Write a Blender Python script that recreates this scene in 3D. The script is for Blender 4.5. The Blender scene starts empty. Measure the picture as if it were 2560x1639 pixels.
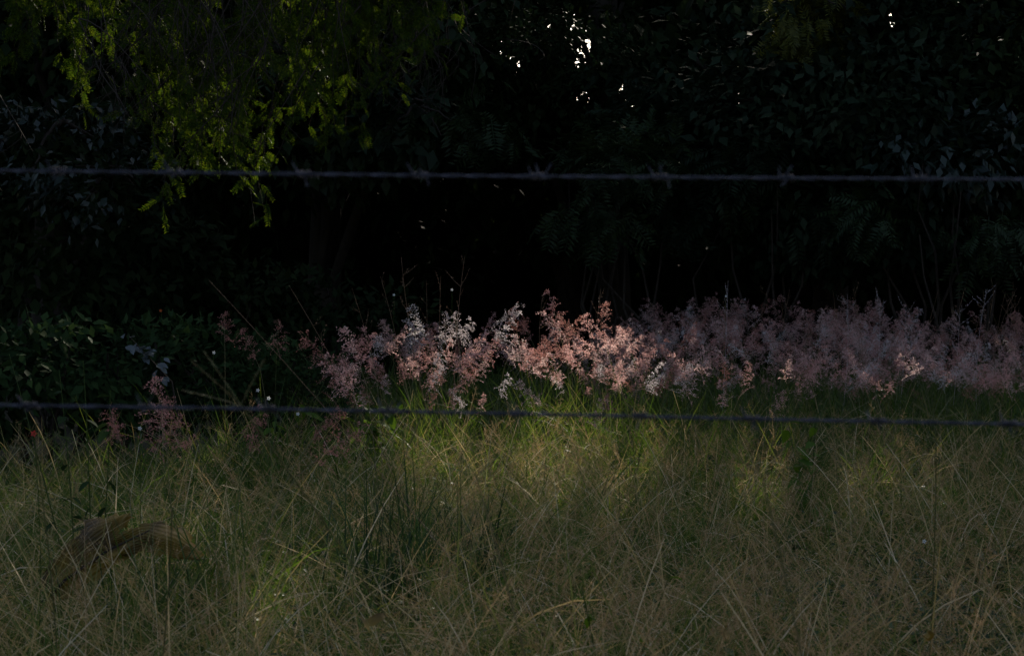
import bpy, math
import numpy as np
from mathutils import Vector, Matrix, Quaternion

R = np.random.default_rng(7)
S = bpy.context.scene
COL = S.collection
rad = math.radians

# ------------------------------------------------------------------ camera
CAM = np.array((0.0, 0.0, 0.95))
PITCH = rad(1.0)
FPX = 3555.0                       # focal length in photo pixels (50 mm on 36 mm)
cd = bpy.data.cameras.new('camera')
cd.lens = 50; cd.sensor_width = 36; cd.clip_start = 0.05; cd.clip_end = 3000
cam = bpy.data.objects.new('camera', cd); COL.objects.link(cam)
cam.location = CAM; cam.rotation_euler = (math.pi / 2 + PITCH, 0, 0)
S.camera = cam
cd.dof.use_dof = True; cd.dof.focus_distance = 10.0; cd.dof.aperture_fstop = 11.0
S.render.resolution_x, S.render.resolution_y = 1024, 655

# ------------------------------------------------------------------ light
EL, AZ = rad(33), rad(14)
SUN = np.array((math.sin(AZ) * math.cos(EL), math.cos(AZ) * math.cos(EL), math.sin(EL)))
w = bpy.data.worlds.new("World"); S.world = w; w.use_nodes = True
wn = w.node_tree.nodes
sky = wn.new('ShaderNodeTexSky'); sky.sky_type = 'NISHITA'; sky.sun_disc = False
sky.sun_elevation = EL; sky.sun_rotation = AZ; sky.dust_density = 4.0; sky.air_density = 1.0
w.node_tree.links.new(sky.outputs[0], wn['Background'].inputs[0])
wn['Background'].inputs[1].default_value = 0.10
sl = bpy.data.lights.new('sun', 'SUN'); sl.energy = 5.0; sl.angle = rad(0.5); sl.color = (1.0, 0.90, 0.74)
so = bpy.data.objects.new('sun', sl); COL.objects.link(so)
so.rotation_euler = Vector(SUN).to_track_quat('Z', 'Y').to_euler()
S.view_settings.view_transform = 'Standard'; S.view_settings.look = 'None'
S.view_settings.gamma = 1.0; S.view_settings.use_curve_mapping = False
S.view_settings.exposure = 0.62
S.cycles.max_bounces = 6; S.cycles.diffuse_bounces = 3; S.cycles.glossy_bounces = 2
S.cycles.transmission_bounces = 4; S.cycles.transparent_max_bounces = 8
S.cycles.use_denoising = True
S.cycles.sample_clamp_indirect = 3.0

# ------------------------------------------------------------------ helpers
CP, SP = math.cos(PITCH), math.sin(PITCH)

def at(px, py, Y):
    """world point seen at photo pixel (px, py) at depth Y metres from the camera"""
    u = (px - 1280) / FPX; v = (819.5 - py) / FPX
    d = np.array((u, CP - v * SP, SP + v * CP))
    return CAM + d * (Y / d[1])

def proj(P):
    q = P - CAM
    dz = q[:, 1] * CP + q[:, 2] * SP
    v = -q[:, 1] * SP + q[:, 2] * CP
    dz = np.maximum(dz, 0.05)
    return 1280 + FPX * q[:, 0] / dz, 819.5 - FPX * v / dz

def sstep(a, b, x):
    t = np.clip((x - a) / (b - a), 0, 1)
    return t * t * (3 - 2 * t)

def gz(x, y):
    x = np.asarray(x, float); y = np.asarray(y, float)
    h = 0.30 * sstep(3.0, 12.5, y) - 0.10 * sstep(-0.8, -4.0, x) * sstep(4, 9, y)
    h = h + 3.4 * sstep(28, 44, y)  # rise added behind the wood to block low sky gaps
    near = sstep(60, 25, np.hypot(x, y))
    return h + near * (0.025 * np.sin(1.7 * x + 0.6 * y) + 0.02 * np.sin(2.3 * y - 0.8 * x + 1.0) + 0.012 * np.sin(5.1 * x + 3.7 * y))

def unit(v):
    v = np.asarray(v, float)
    return v / np.maximum(np.linalg.norm(v, axis=-1, keepdims=True), 1e-9)

def rdir(n):
    return unit(R.normal(size=(n, 3)))

class MB:
    """collects quads/triangles of one mesh"""
    def __init__(s): s.v = []; s.f = []; s.n = 0
    def add(s, V, F):
        V = np.asarray(V, float).reshape(-1, 3); F = np.asarray(F, np.int64)
        if len(V) == 0: return s
        s.v.append(V); s.f.append(F + s.n); s.n += len(V); return s
    def mesh(s, name, mat, smooth=False):
        V = np.concatenate(s.v); me = bpy.data.meshes.new(name)
        me.vertices.add(len(V)); me.vertices.foreach_set('co', V.ravel().astype(np.float32))
        tot = np.concatenate([np.full(len(f), f.shape[1], np.int64) for f in s.f])
        idx = np.concatenate([f.ravel() for f in s.f])
        me.loops.add(len(idx)); me.loops.foreach_set('vertex_index', idx.astype(np.int32))
        me.polygons.add(len(tot))
        st = np.concatenate(([0], np.cumsum(tot)[:-1]))
        me.polygons.foreach_set('loop_start', st.astype(np.int32))
        if smooth: me.polygons.foreach_set('use_smooth', np.ones(len(tot), bool))
        me.materials.append(mat); me.update(calc_edges=True)
        return me
    def build(s, name, mat, parent=None, smooth=False):
        return link(name, s.mesh(name, mat, smooth), parent)

def link(name, data, parent=None, loc=None, rot=None, sc=None):
    o = bpy.data.objects.new(name, data); COL.objects.link(o)
    if parent is not None: o.parent = parent
    if loc is not None: o.location = loc
    if rot is not None: o.rotation_euler = rot
    if sc is not None: o.scale = (sc, sc, sc)
    return o

def tag(o, label=None, cat=None, group=None, kind=None):
    for k, v in (('label', label), ('category', cat), ('group', group), ('kind', kind)):
        if v: o[k] = v
    return o

def ribbons(mb, C, W, side):
    """C (n,m,3) centre lines, W (n,m) half widths, side (n,3)"""
    n, m, _ = C.shape
    T = unit(np.gradient(C, axis=1))
    s = unit(np.cross(T, side[:, None, :]))
    V = np.stack((C - s * W[..., None], C + s * W[..., None]), 2)
    base = (np.arange(n) * m * 2)[:, None] + (np.arange(m - 1) * 2)[None, :]
    F = np.stack((base, base + 1, base + 3, base + 2), -1).reshape(-1, 4)
    return mb.add(V, F)

def tubes(mb, C, W, k=4):
    """round stems: C (n,m,3), W (n,m) radii"""
    n, m, _ = C.shape
    T = unit(np.gradient(C, axis=1))
    ref = np.where(np.abs(T[..., 2:3]) > 0.9, np.array((1.0, 0, 0)), np.array((0, 0, 1.0)))
    a = unit(np.cross(T, ref)); b = np.cross(T, a)
    ang = np.arange(k) * 2 * math.pi / k
    V = C[:, :, None, :] + W[:, :, None, None] * (a[:, :, None, :] * np.cos(ang)[:, None] + b[:, :, None, :] * np.sin(ang)[:, None])
    i = np.arange(n)[:, None, None] * m * k + np.arange(m - 1)[None, :, None] * k
    j = np.arange(k)[None, None, :]; j2 = (j + 1) % k
    F = np.stack((i + j, i + j2, i + k + j2, i + k + j), -1).reshape(-1, 4)
    return mb.add(V, F)

def leaves(mb, P, D, N, L, Wd):
    """folded pointed leaves: base P, direction D, normal N, length L, width Wd"""
    D = unit(D); B = unit(np.cross(D, N)); N = np.cross(B, D)
    L = np.asarray(L)[:, None]; Wd = np.asarray(Wd)[:, None]
    mid = P + D * L * 0.42 - N * Wd * 0.12
    V = np.stack((P, mid + B * Wd * 0.5 + N * Wd * 0.14, P + D * L - N * L * 0.10, mid - B * Wd * 0.5 + N * Wd * 0.14), 1)
    n = len(P); b = np.arange(n) * 4
    F = np.concatenate((np.stack((b, b + 1, b + 2), -1), np.stack((b, b + 2, b + 3), -1)))
    return mb.add(V, F)

def pinnate(mb, P, D, N, L, pairs=8, lw=0.28, ll=0.42, droop=0.25, rachis=0.004):
    """feather leaves: opposite leaflets along a drooping midrib"""
    n = len(P); D = unit(D); B = unit(np.cross(D, N)); N = np.cross(B, D)
    L = np.asarray(L)
    t = np.linspace(0.15, 1.0, pairs)
    ctr = P[:, None, :] + D[:, None, :] * (L[:, None] * t)[..., None] - N[:, None, :] * (L[:, None] * droop * t * t)[..., None]
    step = L / pairs
    for sgn in (-1, 1):
        d = unit(B[:, None, :] * sgn + D[:, None, :] * 0.45 - N[:, None, :] * (0.15 + 0.5 * droop * t[None, :, None]) + R.normal(size=(n, pairs, 3)) * 0.1)
        ln = (L[:, None] * ll * (0.55 + 0.45 * np.sin(math.pi * np.clip(t, 0.1, 0.9)))[None, :]) * R.uniform(.85, 1.15, (n, pairs))
        nn = np.broadcast_to(N[:, None, :], d.shape) + R.normal(size=d.shape) * 0.15
        leaves(mb, ctr.reshape(-1, 3), d.reshape(-1, 3), nn.reshape(-1, 3), ln.ravel(), (ln * lw).ravel())
    if rachis:
        C = np.stack((P, ctr[:, pairs // 2], ctr[:, -1]), 1)
        ribbons(mb, C, np.broadcast_to(np.array((1, .8, .4)) * rachis, (n, 3)) * (L / 0.3)[:, None], N)
    return mb

# ------------------------------------------------------------------ materials
def mat_new(name):
    m = bpy.data.materials.new(name); m.use_nodes = True
    nt = m.node_tree; nt.nodes.clear()
    return m, nt.nodes, nt.links

def ramp(N, Lk, src, cols):
    r = N.new('ShaderNodeValToRGB')
    el = r.color_ramp.elements
    while len(el) > 1: el.remove(el[0])
    el[0].position = cols[0][0]; el[0].color = (*cols[0][1], 1)
    for p, c in cols[1:]:
        e = el.new(p); e.color = (*c, 1)
    Lk.new(src, r.inputs[0]); return r.outputs[0]

def leaf_mat(name, cols, trans=0.3, tcol=None, rough=0.45, spec=0.4, noise=0.0, obj_rand=False):
    m, N, K = mat_new(name)
    out = N.new('ShaderNodeOutputMaterial'); p = N.new('ShaderNodeBsdfPrincipled')
    src = N.new('ShaderNodeObjectInfo').outputs['Random'] if obj_rand else N.new('ShaderNodeNewGeometry').outputs['Random Per Island']
    if obj_rand == 'both':
        g0 = N.new('ShaderNodeNewGeometry'); ad = N.new('ShaderNodeMix'); ad.inputs[0].default_value = .5
        K.new(src, ad.inputs[2]); K.new(g0.outputs['Random Per Island'], ad.inputs[3]); src = ad.outputs[0]
    if noise:
        nz = N.new('ShaderNodeTexNoise'); nz.inputs['Scale'].default_value = noise; nz.inputs['Detail'].default_value = 2
        g = N.new('ShaderNodeNewGeometry'); K.new(g.outputs['Position'], nz.inputs['Vector'])
        ma = N.new('ShaderNodeMath'); ma.operation = 'MULTIPLY_ADD'; K.new(src, ma.inputs[0]); ma.inputs[1].default_value = 0.45
        mr = N.new('ShaderNodeMapRange'); K.new(nz.outputs['Fac'], mr.inputs['Value'])
        mr.inputs['From Min'].default_value = .3; mr.inputs['From Max'].default_value = .7; mr.inputs['To Max'].default_value = 0.55
        K.new(mr.outputs[0], ma.inputs[2]); src = ma.outputs[0]
    c = ramp(N, K, src, cols)
    K.new(c, p.inputs['Base Color']); p.inputs['Roughness'].default_value = rough
    p.inputs['Specular IOR Level'].default_value = spec
    t = N.new('ShaderNodeBsdfTranslucent'); mx = N.new('ShaderNodeMixShader'); mx.inputs[0].default_value = trans
    if tcol:
        mm = N.new('ShaderNodeMix'); mm.data_type = 'RGBA'; mm.blend_type = 'MULTIPLY'; mm.inputs[0].default_value = 1
        K.new(c, mm.inputs[6]); mm.inputs[7].default_value = (*tcol, 1); K.new(mm.outputs[2], t.inputs['Color'])
    else:
        K.new(c, t.inputs['Color'])
    K.new(p.outputs[0], mx.inputs[1]); K.new(t.outputs[0], mx.inputs[2]); K.new(mx.outputs[0], out.inputs[0])
    return m

def bark_mat(name, c1, c2, scale=14):
    m, N, K = mat_new(name)
    out = N.new('ShaderNodeOutputMaterial'); p = N.new('ShaderNodeBsdfPrincipled')
    tc = N.new('ShaderNodeTexCoord'); mp = N.new('ShaderNodeMapping'); mp.inputs['Scale'].default_value = (1, 1, .25)
    nz = N.new('ShaderNodeTexNoise'); nz.inputs['Scale'].default_value = scale; nz.inputs['Detail'].default_value = 5
    K.new(tc.outputs['Object'], mp.inputs[0]); K.new(mp.outputs[0], nz.inputs['Vector'])
    K.new(ramp(N, K, nz.outputs['Fac'], [(.3, c1), (.7, c2)]), p.inputs['Base Color'])
    p.inputs['Roughness'].default_value = .9; p.inputs['Specular IOR Level'].default_value = .2
    b = N.new('ShaderNodeBump'); b.inputs['Strength'].default_value = .6; b.inputs['Distance'].default_value = .02
    K.new(nz.outputs['Fac'], b.inputs['Height']); K.new(b.outputs[0], p.inputs['Normal'])
    K.new(p.outputs[0], out.inputs[0]); return m

M = {}
M['soil'] = bark_mat('soil_and_litter', (.035, .028, .016), (.09, .075, .04), 9)
M['bark'] = bark_mat('bark', (.014, .011, .008), (.04, .032, .024))
M['twig'] = bark_mat('twig', (.022, .016, .012), (.05, .038, .03), 40)
M['post'] = bark_mat('weathered_wood', (.12, .10, .08), (.25, .22, .19), 20)
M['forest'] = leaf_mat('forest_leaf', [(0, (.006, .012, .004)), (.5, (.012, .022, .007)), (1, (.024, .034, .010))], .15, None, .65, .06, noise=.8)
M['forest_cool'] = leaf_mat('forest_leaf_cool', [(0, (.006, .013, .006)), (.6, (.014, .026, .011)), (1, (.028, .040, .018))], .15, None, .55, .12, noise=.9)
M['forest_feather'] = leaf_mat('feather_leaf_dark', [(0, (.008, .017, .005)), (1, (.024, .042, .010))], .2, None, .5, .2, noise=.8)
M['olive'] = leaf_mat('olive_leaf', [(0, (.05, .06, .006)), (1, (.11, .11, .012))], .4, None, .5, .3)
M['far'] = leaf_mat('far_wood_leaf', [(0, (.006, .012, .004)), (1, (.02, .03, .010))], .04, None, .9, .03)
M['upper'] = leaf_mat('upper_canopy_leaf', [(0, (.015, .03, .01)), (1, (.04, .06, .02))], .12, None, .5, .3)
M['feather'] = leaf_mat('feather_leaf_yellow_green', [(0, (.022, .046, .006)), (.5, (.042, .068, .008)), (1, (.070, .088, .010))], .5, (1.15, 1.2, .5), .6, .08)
M['glossy'] = leaf_mat('glossy_leaf', [(0, (.008, .016, .009)), (1, (.022, .036, .025))], .12, None, .36, .35)
M['scrub'] = leaf_mat('scrub_leaf', [(0, (.012, .025, .009)), (.6, (.026, .05, .016)), (1, (.05, .078, .026))], .25, None, .7, .05, noise=1.5)
M['clump'] = leaf_mat('clump_blade', [(0, (.018, .042, .013)), (1, (.045, .085, .024))], .3, None, .5, .25)
M['bright_leaf'] = leaf_mat('bright_green_leaf', [(0, (.05, .10, .012)), (1, (.09, .16, .025))], .45, (1.3, 1.3, .5), .6, .15)
M['green_grass'] = leaf_mat('green_grass', [(0, (.03, .06, .012)), (.6, (.065, .11, .022)), (1, (.14, .15, .05))], .52, (1.3, 1.3, .55), .5, .35)
M['low_grass'] = leaf_mat('low_grass', [(0, (.032, .072, .012)), (.65, (.075, .125, .021)), (1, (.20, .175, .052))], .4, (1.15, 1.15, .6), .65, .12, noise=1.2)
M['fresh'] = leaf_mat('fresh_blade', [(0, (.045, .10, .022)), (.6, (.09, .155, .036)), (1, (.20, .22, .065))], .4, (1.2, 1.2, .6), .65, .12)
M['dry_grass'] = leaf_mat('dry_grass', [(0, (.09, .14, .032)), (.3, (.21, .21, .058)), (.52, (.41, .30, .11)), (.8, (.56, .41, .20)), (1, (.74, .62, .43))], .35, None, .6, .2)
M['seed_haze'] = leaf_mat('dry_seed_heads', [(0, (.25, .16, .065)), (.6, (.43, .28, .135)), (1, (.52, .37, .22))], .4, None, .6, .2)
M['pink'] = leaf_mat('pink_spikelets', [(0, (.40, .17, .16)), (.35, (.62, .33, .31)), (.65, (.76, .49, .46)), (1, (.92, .79, .76))], .64, (1.0, .95, .93), .4, .5, obj_rand='both')
M['red'] = leaf_mat('red_spikelets', [(0, (.34, .13, .11)), (1, (.52, .26, .22))], .5, None, .5, .3, obj_rand='both')
M['pale'] = leaf_mat('pale_spikelets', [(0, (.58, .46, .46)), (1, (.80, .74, .74))], .5, None, .4, .5, obj_rand='both')
M['stalk'] = leaf_mat('grass_stalk', [(0, (.10, .12, .04)), (1, (.22, .18, .09))], .15, None, .5, .3, obj_rand=True)
M['brown_stalk'] = leaf_mat('brown_stalk', [(0, (.16, .09, .05)), (1, (.30, .19, .12))], .1, None, .6, .2)
M['painted_glint'] = leaf_mat('leaf_with_painted_glint', [(0, (.07, .085, .085)), (1, (.11, .13, .14))], .1, None, .4, .4)  # pale blue-grey base colour imitates light glinting off the leaves
M['petal'] = leaf_mat('white_petal', [(0, (.75, .75, .72)), (1, (.8, .8, .78))], .3, None, .5, .3)
M['orange'] = leaf_mat('orange_petal', [(0, (.75, .12, .02)), (1, (.8, .16, .03))], .4, None, .5, .3)
M['red_petal'] = leaf_mat('red_petal', [(0, (.5, .03, .03)), (1, (.6, .05, .04))], .3, None, .5, .3)

def metal_mat():
    m, N, K = mat_new('galvanised_wire'); out = N.new('ShaderNodeOutputMaterial'); p = N.new('ShaderNodeBsdfPrincipled')
    nz = N.new('ShaderNodeTexNoise'); nz.inputs['Scale'].default_value = 60; nz.inputs['Detail'].default_value = 4
    tc = N.new('ShaderNodeTexCoord'); K.new(tc.outputs['Object'], nz.inputs['Vector'])
    K.new(ramp(N, K, nz.outputs['Fac'], [(.35, (.04, .04, .053)), (.62, (.09, .09, .115))]), p.inputs['Base Color'])
    p.inputs['Metallic'].default_value = .75; p.inputs['Roughness'].default_value = .5
    K.new(p.outputs[0], out.inputs[0]); return m
M['wire'] = metal_mat()

def dead_leaf_mat():
    m, N, K = mat_new('dead_leaf'); out = N.new('ShaderNodeOutputMaterial'); p = N.new('ShaderNodeBsdfPrincipled')
    nz = N.new('ShaderNodeTexNoise'); nz.inputs['Scale'].default_value = 7; nz.inputs['Detail'].default_value = 6
    tc = N.new('ShaderNodeTexCoord'); K.new(tc.outputs['Object'], nz.inputs['Vector'])
    c = ramp(N, K, nz.outputs['Fac'], [(.3, (.035, .018, .007)), (.43, (.12, .070, .008)), (.58, (.27, .165, .014)), (.75, (.30, .17, .05))])
    K.new(c, p.inputs['Base Color']); p.inputs['Roughness'].default_value = .55
    b = N.new('ShaderNodeBump'); b.inputs['Strength'].default_value = .4; b.inputs['Distance'].default_value = .004
    K.new(nz.outputs['Fac'], b.inputs['Height']); K.new(b.outputs[0], p.inputs['Normal'])
    t = N.new('ShaderNodeBsdfTranslucent'); K.new(c, t.inputs[0]); mx = N.new('ShaderNodeMixShader'); mx.inputs[0].default_value = .2
    K.new(p.outputs[0], mx.inputs[1]); K.new(t.outputs[0], mx.inputs[2]); K.new(mx.outputs[0], out.inputs[0]); return m
M['dead_leaf'] = dead_leaf_mat()

# ------------------------------------------------------------------ ground
def build_ground():
    a = np.concatenate((np.linspace(-600, -30, 20), np.linspace(-28, 28, 90), np.linspace(30, 600, 20)))
    b = np.concatenate((np.linspace(-600, -12, 16), np.linspace(-10, 50, 100), np.linspace(56, 600, 20)))
    X, Y = np.meshgrid(a, b); Z = gz(X, Y)
    n, m = X.shape
    i = (np.arange(n - 1)[:, None] * m + np.arange(m - 1)[None, :]).ravel()
    mb = MB().add(np.stack((X, Y, Z), -1), np.stack((i, i + 1, i + 1 + m, i + m), -1))
    tag(mb.build('ground', M['soil'], smooth=True), kind='structure')
build_ground()

# ------------------------------------------------------------------ gaps in the canopy
# where the sun comes through: ellipses on the grass (x, y, rx, ry, strength) at z = 0.7
SUNNY = [(-0.4, 9.4, 1.4, 1.6, 1.0), (0.65, 8.9, .75, 1.6, .86), (0.15, 7.7, .85, .95, .9), (1.4, 7.4, .8, .8, .75), (-1.3, 6.4, .25, .6, .8), (.42, 4.25, .16, .24, 1.0)]
# ... and on the hanging branches at the left: (x, z, rx, rz, strength) at y = 9.8
SUNNY_T = [(-1.75, 2.85, .42, .6, .92), (-2.25, 2.45, .55, .3, .88), (-2.6, 3.15, .3, .25, .9), (-2.95, 2.85, .3, .22, 1.0), (-2.4, 2.12, .16, .22, .95), (-1.7, 1.92, .18, .22, .95), (-3.2, 3.4, .6, .2, .75)]
# where the sky shows through the trees (photo pixels, for the gap's bearing): px, py, rx, ry, strength
SKYGAP = [(1296, 148, 24, 20, .97), (1228, 97, 18, 15, .85), (1258, 114, 10, 8, .9), (1402, 52, 20, 22, .93), (1460, 96, 38, 26, .93), (1490, 122, 24, 16, .93),
          (1518, 246, 60, 24, .96), (1464, 226, 30, 14, .85), (1555, 222, 34, 20, .85), (1430, 195, 26, 20, .7), (1500, 258, 18, 14, .97), (1370, 230, 20, 12, .6),
          (2238, 35, 26, 22, .97), (2228, 8, 22, 14, .9), (2304, 66, 16, 16, .8), (1832, 255, 14, 26, .95), (1852, 232, 12, 14, .8), (1945, 143, 16, 10, .85), (1986, 168, 8, 14, .85),
          (1925, 195, 12, 12, .6), (1124, 8, 14, 8, .9), (1900, 100, 14, 14, .5)]

_g = np.random.default_rng(5)
PIN = [(cx + _g.normal() * rx * .55, cy + _g.normal() * ry * .55, _g.uniform(2.5, 7.5)) for cx, cy, rx, ry, s_ in SKYGAP for _ in range(max(2, int(rx * ry / 75)))]

def keep(P, sunny=True, size=.2):
    n = len(P); k = np.ones(n, bool); r = R.random(n)
    if sunny:
        t = (P[:, 2] - 0.7) / SUN[2]; gx = P[:, 0] - t * SUN[0]; gy = P[:, 1] - t * SUN[1]
        wob = .30 * np.sin(3.1 * gx + 1.3 * gy) + .26 * np.sin(4.7 * gy - 2.2 * gx) + .22 * np.sin(8.3 * gx + 5.1 * gy)
        for cx, cy, rx, ry, s in SUNNY:
            d = np.hypot((gx - cx) / (rx + .5 * size), (gy - cy) / (ry + .5 * size)) + wob * .36 * min(1, rx)
            k &= ~((P[:, 1] > 12.5) & (r < s * 1.02 * sstep(1.15, .7, d)))
        t = (P[:, 1] - 9.8) / SUN[1]; tx = P[:, 0] - t * SUN[0]; tz = P[:, 2] - t * SUN[2]
        for cx, cz, rx, rz, s in SUNNY_T:
            d = np.hypot((tx - cx) / (rx + .3 * size), (tz - cz) / (rz + .3 * size))
            k &= ~((P[:, 1] > 12.5) & (r < (1 - (1 - s) * .4) * sstep(1.1, .75, d)))
    px, py = proj(P); r2 = R.random(n)
    gr = np.where(P[:, 1] > 24, .44, .25) * size * FPX / np.maximum(P[:, 1], 5)
    for cx, cy, rr in PIN:
        k &= ~((np.hypot(px - cx, py - cy) < rr + gr) & (r2 < np.where(P[:, 1] > 20, 1, .94)))
    return k

def blob_points(c, r, n, shell=.55):
    """points in an ellipsoid, denser near its skin, broken into clumps"""
    c = np.asarray(c, float); r = np.asarray(r, float)
    nc = max(6, n // 90)
    cc = rdir(nc) * (shell + (1 - shell) * R.random((nc, 1)) ** .5)
    i = R.integers(0, nc, n)
    p = cc[i] + R.normal(size=(n, 3)) * .20
    far = np.linalg.norm(p, axis=1); p /= np.maximum(1, far / 1.12)[:, None]
    return c + p * r, unit(p / r)

def add_leaves(mb, kind, P, out, size, cull=True, sunny=True):
    if cull:
        k = keep(P, sunny, size); P, out = P[k], out[k]
    n = len(P)
    D = unit(out * .7 + R.normal(size=(n, 3)) * .6 + np.array((0, 0, -.45)))
    Nn = unit(out * .4 + np.array((0, -.15, .9)) + R.normal(size=(n, 3)) * .45)
    s = size * R.uniform(.65, 1.25, n)
    if kind == 'pinnate':
        pinnate(mb, P, D, Nn, s, pairs=8, lw=.27, ll=.40, droop=.3)
    else:
        leaves(mb, P, D, Nn, s, s * R.uniform(.42, .6, n))

def trunk_mesh(x, y, top, r0, lean=(0, 0)):
    mb = MB(); z0 = float(gz(x, y)) - .15
    t = np.linspace(0, 1, 9)
    C = np.stack((x + lean[0] * t + .12 * np.sin(5 * t + x), y + lean[1] * t + .1 * np.sin(4 * t + y), z0 + (top - z0) * t), -1)
    W = r0 * (1.0 - .62 * t); W[0] *= 1.45; W[1] *= 1.08
    tubes(mb, C[None], W[None], 10)
    return mb, C

def limb(mb, a, b, r0, r1, sag=.25, m=7):
    t = np.linspace(0, 1, m)[:, None]
    C = a + (b - a) * t; C[:, 2] += (4 * t * (1 - t))[:, 0] * sag * np.linalg.norm(b - a) * .5
    C += R.normal(size=C.shape) * .03 * np.linalg.norm(b - a) * (t * (1 - t) * 4)
    tubes(mb, C[None], np.linspace(r0, r1, m)[None], 6); return C

def tree(x, y, label, blobs, height, leafmat, r0=.22, group='trees of the dark wood', name='forest_tree', cat='tree'):
    """blobs: (centre, radii, leaf count, leaf kind, leaf size)"""
    z0 = float(gz(x, y))
    root = tag(link(name, None, None, (x, y, z0)), label, cat, group)
    tm, C = trunk_mesh(0 + x, y, height * .8, r0)
    for c, r, n, k, s in blobs:
        c = np.asarray(c, float)
        j = int(np.clip((c[2] - z0) / (height * .8) * 8 - 2, 1, 7))
        limb(tm, C[j], c, r0 * .35, .03)
    for v in tm.v: v -= np.array((x, y, z0))
    tm.build('trunk', M['bark'], root, smooth=True)
    mb = MB()
    for c, r, n, k, s in blobs:
        P, o = blob_points(c, r, n); add_leaves(mb, 'broad' if k == 'fine' else k, P, o, s, cull=k != 'fine')
    for v in mb.v: v -= np.array((x, y, z0))
    crown = mb.build('crown', leafmat, root)
    return root

B = lambda px, py, Y, r, n, k, s: (at(px, py, Y), r, n, k, s)
def top_blobs(x, y, z0, z1, rx, n, s=.34):
    out = []
    for z in np.arange(z0, z1, 1.7):
        out.append(((x + R.uniform(-.5, .5), y + R.uniform(-.5, .5), z), (rx * R.uniform(.85, 1.1), 1.7, 1.35), n, 'broad', s))
    return out

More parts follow.
